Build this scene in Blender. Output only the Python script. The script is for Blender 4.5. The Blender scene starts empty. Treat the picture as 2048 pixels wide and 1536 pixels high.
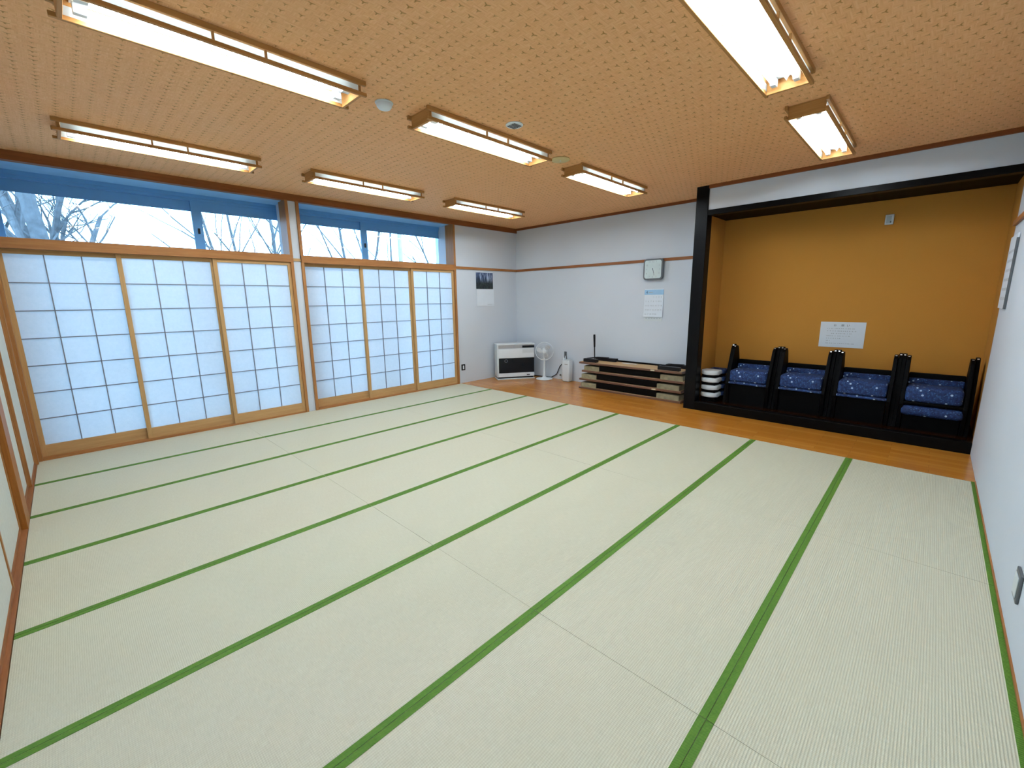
import bpy, bmesh, math, random
from mathutils import Vector, Matrix
random.seed(7)
PI = math.pi
sc = bpy.context.scene
COL = sc.collection

# ------------------------------------------------------------------ camera
CAM = (0.4088, 0.4508, 1.6636)
YAW, PITCH, ROLL, FPX = 0.77153, 0.19189, -0.01263, 862.9
cy_, sy_ = math.cos(YAW), math.sin(YAW)
cp_, sp_ = math.cos(PITCH), math.sin(PITCH)
fwd = Vector((cy_ * cp_, sy_ * cp_, -sp_))
rgt = Vector((sy_, -cy_, 0))
upv = rgt.cross(fwd)
cr_, sr_ = math.cos(ROLL), math.sin(ROLL)
r2 = rgt * cr_ + upv * sr_
u2 = -rgt * sr_ + upv * cr_
cam_d = bpy.data.cameras.new('camera')
cam = bpy.data.objects.new('camera', cam_d)
COL.objects.link(cam)
m = Matrix((r2, u2, -fwd)).transposed().to_4x4()
m.translation = Vector(CAM)
cam.matrix_world = m
cam_d.sensor_width = 36.0
cam_d.lens = FPX / 2048 * 36.0
cam_d.clip_start = 0.02
cam_d.clip_end = 300
sc.camera = cam

# ------------------------------------------------------------------ exposure, sky
sc.view_settings.view_transform = 'Standard'
sc.view_settings.look = 'None'
sc.view_settings.gamma = 1
sc.view_settings.exposure = 0.0
sc.view_settings.use_curve_mapping = False
w = bpy.data.worlds.new('sky')
sc.world = w
w.use_nodes = True
SKY_COL = (0.34, 0.63, 1.0, 1)
SKY_STR = 11.0
bg = w.node_tree.nodes['Background']
bg.inputs[0].default_value = SKY_COL
bg.inputs[1].default_value = SKY_STR
TUBE_STR = 62.0
TUBE_COL = (0.80, 0.92, 1.0)

# ------------------------------------------------------------------ room numbers
W = 7.28          # window wall
H = 3.187         # ceiling
XF = 7.61         # far wall
XT = 5.925        # end of the mats
XA = 6.88         # front of the alcove
YP0, YP1 = 2.90, 3.07
XB = 7.85         # alcove back

# ------------------------------------------------------------------ node helpers
class NT:
    def __init__(self, name):
        self.m = bpy.data.materials.new(name)
        self.m.use_nodes = True
        self.t = self.m.node_tree
        self.n = self.t.nodes
        self.b = self.n['Principled BSDF']
        self.out = self.n['Material Output']
    def link(self, a, b):
        self.t.links.new(a, b)
    def node(self, typ, **kw):
        nd = self.n.new(typ)
        for k, v in kw.items():
            setattr(nd, k, v)
        return nd
    def inp(self, sock, v):
        if isinstance(v, (int, float)):
            sock.default_value = v
        elif isinstance(v, tuple):
            sock.default_value = v
        else:
            self.link(v, sock)
    def math(self, op, a, b=0.0, c=None, clamp=False):
        nd = self.node('ShaderNodeMath', operation=op, use_clamp=clamp)
        self.inp(nd.inputs[0], a)
        self.inp(nd.inputs[1], b)
        if c is not None:
            self.inp(nd.inputs[2], c)
        return nd.outputs[0]
    def mix(self, f, a, b, blend='MIX'):
        nd = self.node('ShaderNodeMix', data_type='RGBA', blend_type=blend)
        self.inp(nd.inputs[0], f)
        self.inp(nd.inputs[6], a)
        self.inp(nd.inputs[7], b)
        return nd.outputs[2]
    def ramp(self, f, stops):
        nd = self.node('ShaderNodeValToRGB')
        cr = nd.color_ramp
        while len(cr.elements) > 1:
            cr.elements.remove(cr.elements[-1])
        cr.elements[0].position = stops[0][0]
        cr.elements[0].color = stops[0][1]
        for p, c in stops[1:]:
            e = cr.elements.new(p)
            e.color = c
        self.inp(nd.inputs[0], f)
        return nd.outputs[0]
    def coord(self, kind='Object', scale=(1, 1, 1), rot=(0, 0, 0)):
        tc = self.node('ShaderNodeTexCoord')
        mp = self.node('ShaderNodeMapping')
        mp.inputs['Scale'].default_value = scale
        mp.inputs['Rotation'].default_value = rot
        self.link(tc.outputs[kind], mp.inputs[0])
        return mp.outputs[0]
    def noise(self, vec, scale, detail=3, rough=0.5, out=0):
        nd = self.node('ShaderNodeTexNoise')
        nd.inputs['Scale'].default_value = scale
        nd.inputs['Detail'].default_value = detail
        nd.inputs['Roughness'].default_value = rough
        self.link(vec, nd.inputs['Vector'])
        return nd.outputs[out]
    def bump(self, h, strength, dist):
        nd = self.node('ShaderNodeBump')
        nd.inputs['Strength'].default_value = strength
        nd.inputs['Distance'].default_value = dist
        self.link(h, nd.inputs['Height'])
        self.link(nd.outputs[0], self.b.inputs['Normal'])

def c4(c):
    return (c[0], c[1], c[2], 1.0)

def srgb(r, g, b):
    f = lambda v: ((v / 255 + 0.055) / 1.055) ** 2.4 if v > 10 else v / 255 / 12.92
    return (f(r), f(g), f(b), 1.0)

def plain(name, col, rough=0.6, metal=0.0, spec=0.5, var=0.06, vscale=6.0):
    t = NT(name)
    v = t.coord()
    n = t.noise(v, vscale, 4)
    lo = tuple(x * (1 - var) for x in col[:3])
    hi = tuple(min(1, x * (1 + var)) for x in col[:3])
    c = t.ramp(n, [(0.3, c4(lo)), (0.7, c4(hi))])
    t.link(c, t.b.inputs['Base Color'])
    t.b.inputs['Roughness'].default_value = rough
    t.b.inputs['Metallic'].default_value = metal
    t.b.inputs['Specular IOR Level'].default_value = spec
    return t.m

def wood(name, dark, light, grain='x', rough=0.45, scale=1.0, spec=0.5):
    t = NT(name)
    s = {'x': (1.2, 22, 22), 'y': (22, 1.2, 22), 'z': (22, 22, 1.2)}[grain]
    v = t.coord(scale=tuple(q * scale for q in s))
    n = t.noise(v, 1.6, 6, 0.65)
    v2 = t.coord(scale=tuple(q * scale * 4 for q in s))
    n2 = t.noise(v2, 2.0, 3, 0.6)
    f = t.math('ADD', t.math('MULTIPLY', n, 0.7), t.math('MULTIPLY', n2, 0.3))
    c = t.ramp(f, [(0.32, c4(dark)), (0.68, c4(light))])
    t.link(c, t.b.inputs['Base Color'])
    t.b.inputs['Roughness'].default_value = rough
    t.b.inputs['Specular IOR Level'].default_value = spec
    t.bump(f, 0.12, 0.002)
    return t.m

# ------------------------------------------------------------------ materials
M = {}
def mk_walls():
    t = NT('wall_paper')
    v = t.coord()
    n = t.noise(v, 160, 4, 0.7)
    n2 = t.noise(v, 1.3, 2)
    c = t.mix(n2, (0.59, 0.645, 0.71, 1), (0.64, 0.69, 0.76, 1))
    t.link(c, t.b.inputs['Base Color'])
    t.b.inputs['Roughness'].default_value = 0.85
    t.bump(n, 0.25, 0.002)
    return t.m
M['wall'] = mk_walls()

def mk_ceiling():
    t = NT('woven_ceiling_paper')
    tc = t.node('ShaderNodeTexCoord')
    sp = t.node('ShaderNodeSeparateXYZ')
    t.link(tc.outputs['Object'], sp.inputs[0])
    X, Y = sp.outputs[0], sp.outputs[1]
    PX, PY = 0.0933, 0.0664
    X0, Y0 = 2.480, 2.311
    # row index and local x
    u = t.math('DIVIDE', t.math('SUBTRACT', X, X0), PX)
    row = t.math('ROUND', u)
    lx = t.math('MULTIPLY', t.math('SUBTRACT', u, row), PX)
    par = t.math('MODULO', t.math('ABSOLUTE', row), 2.0)
    vv = t.math('SUBTRACT', t.math('DIVIDE', t.math('SUBTRACT', Y, Y0), PY), t.math('MULTIPLY', par, 0.5))
    colm = t.math('ROUND', vv)
    ly = t.math('MULTIPLY', t.math('SUBTRACT', vv, colm), PY)
    # random wobble of each mark
    wn = t.node('ShaderNodeTexWhiteNoise', noise_dimensions='2D')
    cb = t.node('ShaderNodeCombineXYZ')
    t.link(row, cb.inputs[0]); t.link(colm, cb.inputs[1])
    t.link(cb.outputs[0], wn.inputs['Vector'])
    rnd = wn.outputs['Value']
    ax = t.math('ABSOLUTE', lx)
    # stem of the Y along +y
    wd = t.math('ADD', 0.0016, t.math('MULTIPLY', rnd, 0.0026))
    stem = t.math('MULTIPLY', t.math('LESS_THAN', ax, wd),
                  t.math('MULTIPLY', t.math('GREATER_THAN', ly, -0.002), t.math('LESS_THAN', ly, 0.017)))
    dd = t.math('ABSOLUTE', t.math('ADD', ly, t.math('MULTIPLY', ax, 0.45)))
    arms = t.math('MULTIPLY', t.math('LESS_THAN', dd, wd), t.math('LESS_THAN', ax, t.math('ADD', 0.011, t.math('MULTIPLY', rnd, 0.010))))
    r = t.math('SQRT', t.math('ADD', t.math('MULTIPLY', lx, lx), t.math('MULTIPLY', ly, ly)))
    blot = t.math('SUBTRACT', 1.0, t.math('DIVIDE', r, 0.012), clamp=True)
    mark = t.math('MAXIMUM', stem, arms)
    mark = t.math('MINIMUM', t.math('ADD', t.math('MULTIPLY', mark, t.math('ADD', 0.45, t.math('MULTIPLY', rnd, 0.4))), t.math('MULTIPLY', blot, 0.45)), 1.0)
    # woven bands
    v = t.coord(scale=(3, 60, 1))
    fib = t.noise(v, 2.0, 4, 0.6)
    v2 = t.coord(scale=(60, 3, 1))
    fib2 = t.noise(v2, 2.0, 4, 0.6)
    chk = t.math('GREATER_THAN', ly, 0.0)
    f = t.mix(chk, fib, fib2)
    base = t.ramp(f, [(0.3, (0.68, 0.345, 0.135, 1)), (0.5, (0.80, 0.435, 0.19, 1)), (0.7, (0.88, 0.54, 0.27, 1))])
    patch = t.noise(t.coord(scale=(14, 20, 1)), 1.2, 2)
    base = t.mix(t.math('MULTIPLY', patch, 0.55), base, (0.84, 0.41, 0.21, 1))
    c = t.mix(t.math('MULTIPLY', mark, 0.8), base, (0.30, 0.145, 0.015, 1))
    t.link(c, t.b.inputs['Base Color'])
    t.b.inputs['Roughness'].default_value = 0.6
    t.b.inputs['Specular IOR Level'].default_value = 0.12
    t.bump(t.math('SUBTRACT', t.math('MULTIPLY', f, 0.4), mark), 0.35, 0.003)
    return t.m
M['ceil'] = mk_ceiling()

def mk_tatami():
    t = NT('tatami_rush')
    tc = t.node('ShaderNodeTexCoord')
    sp = t.node('ShaderNodeSeparateXYZ')
    t.link(tc.outputs['Object'], sp.inputs[0])
    rib = t.math('SINE', t.math('MULTIPLY', sp.outputs[1], 2 * PI / 0.0102))
    rib = t.math('ADD', t.math('MULTIPLY', rib, 0.5), 0.5)
    wv = t.math('SINE', t.math('MULTIPLY', sp.outputs[0], 2 * PI / 0.008))
    fl = t.noise(t.coord(scale=(120, 10, 1)), 2.0, 5, 0.7)
    big = t.noise(t.coord(scale=(1.3, 5, 1)), 0.8, 3)
    oi = t.node('ShaderNodeObjectInfo')
    c = t.ramp(fl, [(0.25, (0.57, 0.56, 0.43, 1)), (0.5, (0.67, 0.66, 0.52, 1)), (0.75, (0.75, 0.74, 0.60, 1))])
    c = t.mix(t.math('MULTIPLY', big, 0.5), c, (0.64, 0.60, 0.44, 1))
    c = t.mix(t.math('MULTIPLY', t.math('SUBTRACT', 1.0, rib), 0.36), c, (0.46, 0.43, 0.29, 1))
    c = t.mix(t.math('MULTIPLY', oi.outputs['Random'], 0.18), c, (0.58, 0.60, 0.46, 1))
    t.link(c, t.b.inputs['Base Color'])
    t.b.inputs['Roughness'].default_value = 0.5
    t.b.inputs['Specular IOR Level'].default_value = 0.35
    h = t.math('ADD', rib, t.math('MULTIPLY', wv, 0.12))
    t.bump(h, 0.6, 0.003)
    return t.m
M['tatami'] = mk_tatami()

def mk_heri():
    t = NT('green_border_cloth')
    tc = t.node('ShaderNodeTexCoord')
    sp = t.node('ShaderNodeSeparateXYZ')
    t.link(tc.outputs['Object'], sp.inputs[0])
    a = t.math('SINE', t.math('MULTIPLY', t.math('ADD', sp.outputs[0], t.math('MULTIPLY', sp.outputs[1], 1.6)), 2 * PI / 0.009))
    n = t.noise(t.coord(), 60, 3)
    f = t.math('ADD', t.math('MULTIPLY', t.math('ADD', a, 1.0), 0.22), t.math('MULTIPLY', n, 0.6))
    c = t.ramp(f, [(0.2, (0.045, 0.125, 0.010, 1)), (0.8, (0.115, 0.235, 0.028, 1))])
    t.link(c, t.b.inputs['Base Color'])
    t.b.inputs['Roughness'].default_value = 0.7
    t.b.inputs['Specular IOR Level'].default_value = 0.25
    t.bump(a, 0.2, 0.001)
    return t.m
M['heri'] = mk_heri()

def mk_planks():
    t = NT('plank_floor')
    v = t.coord(rot=(0, 0, PI / 2))
    br = t.node('ShaderNodeTexBrick')
    br.inputs['Scale'].default_value = 1.0
    br.inputs['Brick Width'].default_value = 0.62
    br.inputs['Row Height'].default_value = 0.085
    br.inputs['Mortar Size'].default_value = 0.0012
    br.inputs['Mortar Smooth'].default_value = 0.1
    br.inputs['Bias'].default_value = 0.0
    br.inputs['Color1'].default_value = (0.46, 0.17, 0.018, 1)
    br.inputs['Color2'].default_value = (0.60, 0.25, 0.035, 1)
    br.inputs['Mortar'].default_value = (0.16, 0.06, 0.015, 1)
    t.link(v, br.inputs['Vector'])
    g = t.noise(t.coord(scale=(26, 1.6, 1)), 2.0, 5, 0.65)
    c = t.mix(t.math('MULTIPLY', g, 0.6), br.outputs['Color'], (0.42, 0.15, 0.018, 1))
    t.link(c, t.b.inputs['Base Color'])
    t.b.inputs['Roughness'].default_value = 0.24
    t.b.inputs['Specular IOR Level'].default_value = 0.4
    t.b.inputs['Coat Weight'].default_value = 0.1
    t.b.inputs['Coat Roughness'].default_value = 0.12
    return t.m
M['plank'] = mk_planks()

M['sugi'] = wood('pale_cedar_z', (0.41, 0.225, 0.085), (0.55, 0.335, 0.145), 'z', 0.55, spec=0.25)
M['sugi_x'] = wood('pale_cedar_x', (0.41, 0.225, 0.085), (0.55, 0.335, 0.145), 'x', 0.55, spec=0.25)
M['beam_x'] = wood('dark_brown_beam_x', (0.17, 0.052, 0.012), (0.28, 0.095, 0.025), 'x', 0.5, spec=0.2)
M['beam_y'] = wood('dark_brown_beam_y', (0.16, 0.045, 0.012), (0.25, 0.08, 0.022), 'y', 0.5, spec=0.2)
M['trim_x'] = wood('brown_trim_x', (0.27, 0.105, 0.030), (0.41, 0.18, 0.058), 'x', 0.5, spec=0.25)
M['trim_y'] = wood('brown_trim_y', (0.20, 0.07, 0.022), (0.32, 0.12, 0.038), 'y', 0.5, spec=0.25)
M['trim_z'] = wood('brown_trim_z', (0.27, 0.11, 0.030), (0.42, 0.19, 0.06), 'z', 0.5, spec=0.25)
M['post_o'] = wood('orange_post', (0.22, 0.07, 0.010), (0.38, 0.14, 0.022), 'z', 0.45, spec=0.25)
M['lamp_x'] = wood('lamp_wood_x', (0.36, 0.165, 0.045), (0.50, 0.25, 0.08), 'x', 0.55, spec=0.2)
M['lamp_y'] = wood('lamp_wood_y', (0.36, 0.165, 0.045), (0.50, 0.25, 0.08), 'y', 0.55, spec=0.2)
M['black_wood'] = wood('black_lacquered_wood', (0.0020, 0.0021, 0.0026), (0.0045, 0.0045, 0.0055), 'z', 0.35, spec=0.10)
M['black_wood_y'] = wood('black_lacquered_wood_y', (0.0018, 0.0017, 0.0018), (0.004, 0.0033, 0.0033), 'y', 0.35, spec=0.07)
M['black_matt'] = plain('black_matt_paint', (0.0022, 0.0022, 0.0026), 0.5, spec=0.05)
M['dark_platform'] = wood('dark_red_platform', (0.010, 0.003, 0.001), (0.030, 0.008, 0.002), 'y', 0.2, spec=0.3)
M['lattice'] = plain('lattice_wood', (0.20, 0.19, 0.20), 0.6)
M['white'] = plain('white_plastic', (0.74, 0.80, 0.84), 0.35, var=0.02)
M['offwhite'] = plain('off_white_enamel', (0.62, 0.68, 0.71), 0.35, var=0.02)
M['greyband'] = plain('grey_enamel', (0.36, 0.36, 0.37), 0.4, var=0.03)
M['reflector'] = plain('white_reflector', (0.82, 0.83, 0.82), 0.4, var=0.02)
M['glassblack'] = plain('black_glass', (0.003, 0.006, 0.010), 0.2, var=0.1, spec=0.25)
M['blackp'] = plain('black_plastic', (0.006, 0.006, 0.009), 0.4, spec=0.25)
M['darkgrey'] = plain('dark_grey_plastic', (0.10, 0.11, 0.12), 0.45)
M['chrome'] = plain('silver_metal', (0.55, 0.55, 0.56), 0.3, metal=0.9)
M['alu'] = plain('sash_daylight_blue', (0.13, 0.36, 0.66), 0.5, var=0.04)  # grey metal frames; the blue cast of daylight is put into the colour
M['soffit'] = plain('soffit_daylight_blue', (0.28, 0.56, 0.86), 0.8, var=0.05)  # blue is skylight painted into the soffit, not its own paint
M['paperw'] = plain('white_paper', (0.72, 0.79, 0.87), 0.8, var=0.02)
M['inkd'] = plain('grey_ink', (0.06, 0.08, 0.12), 0.8)
M['inkl'] = plain('pale_ink', (0.42, 0.46, 0.50), 0.8)
M['inkb'] = plain('blue_band', (0.36, 0.60, 0.83), 0.8)
M['inknavy'] = plain('navy_ink', (0.04, 0.10, 0.25), 0.8)
M['bark'] = plain('tree_bark', (0.085, 0.085, 0.085), 0.9, var=0.3, vscale=9)
M['ground'] = plain('ground_soil', (0.16, 0.16, 0.14), 0.95, var=0.3, vscale=0.8)
M['concrete'] = plain('outer_concrete', (0.35, 0.35, 0.34), 0.9, var=0.15, vscale=3)
M['subfloor'] = plain('dark_subfloor', (0.035, 0.028, 0.018), 0.9)
M['fusuma'] = plain('fusuma_paper', (0.60, 0.62, 0.56), 0.8, var=0.04, vscale=40)
M['tabletop'] = wood('table_edge_wood', (0.10, 0.045, 0.025), (0.19, 0.09, 0.05), 'y', 0.4)
M['tableunder'] = wood('table_underside', (0.44, 0.27, 0.12), (0.56, 0.36, 0.18), 'y', 0.6)
M['tableblock'] = plain('olive_beige_block', (0.24, 0.215, 0.13), 0.7, var=0.25, vscale=15)
M['tape'] = plain('cream_tape', (0.60, 0.55, 0.38), 0.7)

def mk_ochre():
    t = NT('ochre_sand_plaster')
    v = t.coord()
    n = t.noise(v, 260, 3, 0.8)
    n2 = t.noise(v, 3, 3)
    c = t.ramp(n, [(0.25, (0.42, 0.185, 0.03, 1)), (0.6, (0.54, 0.25, 0.048, 1)), (0.78, (0.64, 0.34, 0.09, 1))])
    c = t.mix(t.math('MULTIPLY', n2, 0.4), c, (0.48, 0.22, 0.035, 1))
    t.link(c, t.b.inputs['Base Color'])
    t.b.inputs['Roughness'].default_value = 0.9
    t.b.inputs['Specular IOR Level'].default_value = 0.2
    t.bump(n, 0.3, 0.002)
    return t.m
M['ochre'] = mk_ochre()

def mk_blue():
    t = NT('blue_flecked_fabric')
    v = t.coord(scale=(1, 1, 1))
    vo = t.node('ShaderNodeTexVoronoi')
    vo.inputs['Scale'].default_value = 42
    t.link(v, vo.inputs['Vector'])
    d = vo.outputs['Distance']
    vo2 = t.node('ShaderNodeTexVoronoi')
    vo2.inputs['Scale'].default_value = 15
    t.link(v, vo2.inputs['Vector'])
    base = t.ramp(t.noise(v, 30, 4, 0.7), [(0.38, (0.003, 0.012, 0.065, 1)), (0.6, (0.010, 0.04, 0.16, 1)), (0.75, (0.03, 0.10, 0.28, 1))])
    c = t.mix(t.math('MULTIPLY', t.math('LESS_THAN', d, 0.28), 0.5), base, (0.05, 0.15, 0.36, 1))
    c = t.mix(t.math('LESS_THAN', vo2.outputs['Distance'], 0.17), c, (0.40, 0.55, 0.75, 1))
    t.link(c, t.b.inputs['Base Color'])
    t.b.inputs['Roughness'].default_value = 0.75
    return t.m
M['blue'] = mk_blue()

def mk_photo():
    t = NT('waterfall_picture')
    v = t.coord(scale=(26, 1, 3))
    n = t.noise(v, 1.0, 5, 0.7)
    v2 = t.coord(scale=(18, 1, 16))
    n2 = t.noise(v2, 1.0, 5, 0.75)
    tc = t.node('ShaderNodeTexCoord')
    sp = t.node('ShaderNodeSeparateXYZ')
    t.link(tc.outputs['Object'], sp.inputs[0])
    top = t.ramp(n, [(0.40, (0.006, 0.012, 0.03, 1)), (0.50, (0.05, 0.09, 0.20, 1)), (0.58, (0.42, 0.50, 0.68, 1))])
    low = t.ramp(n2, [(0.45, (0.004, 0.008, 0.014, 1)), (0.62, (0.03, 0.05, 0.045, 1)), (0.8, (0.30, 0.34, 0.36, 1))])
    f = t.math('MULTIPLY', t.math('SUBTRACT', sp.outputs[2], 0.46), 9.0, clamp=True)
    t.link(t.mix(f, low, top), t.b.inputs['Base Color'])
    t.b.inputs['Roughness'].default_value = 0.5
    return t.m
M['photo'] = mk_photo()

def mk_shoji():
    t = NT('shoji_paper')
    n = t.noise(t.coord(), 30, 5, 0.7)
    c = t.ramp(n, [(0.3, (0.80, 0.82, 0.83, 1)), (0.7, (0.86, 0.87, 0.88, 1))])
    df = t.node('ShaderNodeBsdfDiffuse')
    tr = t.node('ShaderNodeBsdfTranslucent')
    mx = t.node('ShaderNodeMixShader')
    t.link(c, df.inputs[0])
    t.link(c, tr.inputs[0])
    mx.inputs[0].default_value = 0.58
    t.link(df.outputs[0], mx.inputs[1])
    t.link(tr.outputs[0], mx.inputs[2])
    t.link(mx.outputs[0], t.out.inputs['Surface'])
    return t.m
M['shoji'] = mk_shoji()

def mk_glass():
    t = NT('window_glass')
    tr = t.node('ShaderNodeBsdfTransparent')
    tr.inputs[0].default_value = (0.94, 0.97, 0.98, 1)
    gl = t.node('ShaderNodeBsdfGlossy')
    gl.inputs['Roughness'].default_value = 0.03
    fr = t.node('ShaderNodeFresnel')
    fr.inputs[0].default_value = 1.45
    mx = t.node('ShaderNodeMixShader')
    t.link(fr.outputs[0], mx.inputs[0])
    t.link(tr.outputs[0], mx.inputs[1])
    t.link(gl.outputs[0], mx.inputs[2])
    t.link(mx.outputs[0], t.out.inputs['Surface'])
    return t.m
M['glass'] = mk_glass()
def mk_acryl():
    t = NT('milky_acrylic')
    df = t.node('ShaderNodeBsdfDiffuse')
    tr = t.node('ShaderNodeBsdfTranslucent')
    df.inputs[0].default_value = (0.6, 0.64, 0.64, 1)
    tr.inputs[0].default_value = (0.30, 0.31, 0.31, 1)
    mx = t.node('ShaderNodeAddShader')
    t.link(df.outputs[0], mx.inputs[0])
    t.link(tr.outputs[0], mx.inputs[1])
    t.link(mx.outputs[0], t.out.inputs['Surface'])
    return t.m
M['acryl'] = mk_acryl()

def mk_clearplastic(name='clear_tank'):
    t = NT(name)
    tr = t.node('ShaderNodeBsdfTransparent')
    df = t.node('ShaderNodeBsdfDiffuse')
    df.inputs[0].default_value = (0.75, 0.78, 0.8, 1)
    mx = t.node('ShaderNodeMixShader')
    mx.inputs[0].default_value = 0.6
    t.link(tr.outputs[0], mx.inputs[1])
    t.link(df.outputs[0], mx.inputs[2])
    t.link(mx.outputs[0], t.out.inputs['Surface'])
    return t.m
M['fanblade'] = mk_clearplastic('translucent_blade')

def mk_emit(name, col, s):
    t = NT(name)
    t.b.inputs['Base Color'].default_value = c4(col)
    t.b.inputs['Emission Color'].default_value = c4(col)
    t.b.inputs['Emission Strength'].default_value = s
    return t.m
M['tube'] = mk_emit('fluorescent_tube', TUBE_COL, TUBE_STR)

# ------------------------------------------------------------------ mesh helpers
class MB:
    def __init__(self):
        self.b = bmesh.new()
    def box(self, x0, x1, y0, y1, z0, z1, bev=0.0, seg=2):
        r = bmesh.ops.create_cube(self.b, size=1)
        vs = r['verts']
        for v in vs:
            v.co = Vector(((x0 + x1) / 2 + v.co.x * (x1 - x0), (y0 + y1) / 2 + v.co.y * (y1 - y0), (z0 + z1) / 2 + v.co.z * (z1 - z0)))
        if bev > 0:
            es = list({e for v in vs for e in v.link_edges})
            bmesh.ops.bevel(self.b, geom=es, offset=bev, segments=seg, profile=0.5, affect='EDGES')
        return self
    def tube(self, pts, r, n=8, cap=True):
        pts = [Vector(p) for p in pts]
        rs = r if isinstance(r, (list, tuple)) else [r] * len(pts)
        rings = []
        pn = None
        for i, p in enumerate(pts):
            if i == 0: d = pts[1] - pts[0]
            elif i == len(pts) - 1: d = pts[-1] - pts[-2]
            else: d = (pts[i + 1] - pts[i - 1])
            d.normalize()
            if pn is None:
                a = Vector((0, 0, 1)) if abs(d.z) < 0.9 else Vector((1, 0, 0))
                pn = d.cross(a).normalized()
            else:
                pn = (pn - d * pn.dot(d)).normalized()
            q = d.cross(pn)
            rings.append([self.b.verts.new(p + (pn * math.cos(2 * PI * k / n) + q * math.sin(2 * PI * k / n)) * rs[i]) for k in range(n)])
        for i in range(len(rings) - 1):
            for k in range(n):
                self.b.faces.new((rings[i][k], rings[i][(k + 1) % n], rings[i + 1][(k + 1) % n], rings[i + 1][k]))
        if cap:
            self.b.faces.new(rings[0][::-1])
            self.b.faces.new(rings[-1])
        return self
    def prism(self, poly, axis, a, b, bev=0.0):
        """poly: 2D points; extruded along axis between a and b"""
        def P(u, v, t):
            return {'x': Vector((t, u, v)), 'y': Vector((u, t, v)), 'z': Vector((u, v, t))}[axis]
        v0 = [self.b.verts.new(P(u, v, a)) for u, v in poly]
        v1 = [self.b.verts.new(P(u, v, b)) for u, v in poly]
        n = len(poly)
        fs = [self.b.faces.new(v0[::-1]), self.b.faces.new(v1)]
        for i in range(n):
            fs.append(self.b.faces.new((v0[i], v0[(i + 1) % n], v1[(i + 1) % n], v1[i])))
        if bev > 0:
            es = list({e for f in fs for e in f.edges})
            bmesh.ops.bevel(self.b, geom=es, offset=bev, segments=2, profile=0.5, affect='EDGES')
        return self
    def lathe(self, prof, n=32, c=(0, 0, 0), axis='z'):
        rings = []
        for r, h in prof:
            ring = []
            for k in range(n):
                a = 2 * PI * k / n
                if axis == 'z': p = Vector((r * math.cos(a), r * math.sin(a), h))
                else: p = Vector((h, r * math.cos(a), r * math.sin(a)))
                ring.append(self.b.verts.new(p + Vector(c)))
            rings.append(ring)
        for i in range(len(rings) - 1):
            for k in range(n):
                self.b.faces.new((rings[i][k], rings[i][(k + 1) % n], rings[i + 1][(k + 1) % n], rings[i + 1][k]))
        self.b.faces.new(rings[0][::-1])
        self.b.faces.new(rings[-1])
        return self
    def torus(self, R, r, c=(0, 0, 0), axis='x', n=40, k=6):
        pts = []
        rings = []
        for i in range(n):
            a = 2 * PI * i / n
            ring = []
            for j in range(k):
                b = 2 * PI * j / k
                rr = R + r * math.cos(b)
                h = r * math.sin(b)
                if axis == 'x': p = Vector((h, rr * math.cos(a), rr * math.sin(a)))
                else: p = Vector((rr * math.cos(a), rr * math.sin(a), h))
                ring.append(self.b.verts.new(p + Vector(c)))
            rings.append(ring)
        for i in range(n):
            for j in range(k):
                self.b.faces.new((rings[i][j], rings[(i + 1) % n][j], rings[(i + 1) % n][(j + 1) % k], rings[i][(j + 1) % k]))
        return self
    def build(self, name, mat, parent=None, smooth=False, loc=None, rot=None):
        bmesh.ops.recalc_face_normals(self.b, faces=self.b.faces[:])
        me = bpy.data.meshes.new(name)
        self.b.to_mesh(me)
        self.b.free()
        if smooth:
            for p in me.polygons: p.use_smooth = True
            try: me.set_sharp_from_angle(angle=math.radians(40))
            except Exception: pass
        me.materials.append(mat)
        o = bpy.data.objects.new(name, me)
        COL.objects.link(o)
        if parent: o.parent = parent
        if loc: o.location = loc
        if rot: o.rotation_euler = rot
        return o

def tag(o, label=None, cat=None, group=None, kind=None):
    if label: o['label'] = label
    if cat: o['category'] = cat
    if group: o['group'] = group
    if kind: o['kind'] = kind
    return o

def thing(name, label, cat, loc=(0, 0, 0), rotz=0, group=None, kind=None, rot=None):
    o = bpy.data.objects.new(name, None)
    COL.objects.link(o)
    o.location = loc
    o.rotation_euler = rot if rot else (0, 0, rotz)
    o.empty_display_size = 0.1
    return tag(o, label, cat, group, kind)

def dup(root, loc=None, rotz=None, label=None):
    r = root.copy()
    COL.objects.link(r)
    if loc is not None: r.location = loc
    if rotz is not None: r.rotation_euler = (0, 0, rotz)
    if label: r['label'] = label
    for ch in list(root.children):
        c = ch.copy()
        COL.objects.link(c)
        c.parent = r
        for g in list(ch.children):
            d = g.copy()
            COL.objects.link(d)
            d.parent = c
    return r

def struct(name, mb, mat, label=None, cat=None, parent=None):
    o = mb.build(name, mat, parent)
    if parent is None:
        tag(o, label, cat, kind='structure')
    return o

def text_mesh(name, body, size, mat, parent, mw, align='CENTER', extrude=0.0004):
    cu = bpy.data.curves.new(name, 'FONT')
    cu.body = body
    cu.size = size
    cu.align_x = align
    cu.align_y = 'CENTER'
    cu.extrude = extrude
    cu.resolution_u = 3
    tmp = bpy.data.objects.new(name + '_c', cu)
    COL.objects.link(tmp)
    dg = bpy.context.evaluated_depsgraph_get()
    me = bpy.data.meshes.new_from_object(tmp.evaluated_get(dg))
    bpy.data.objects.remove(tmp)
    me.transform(mw)
    me.materials.clear()
    me.materials.append(mat)
    return me

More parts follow.
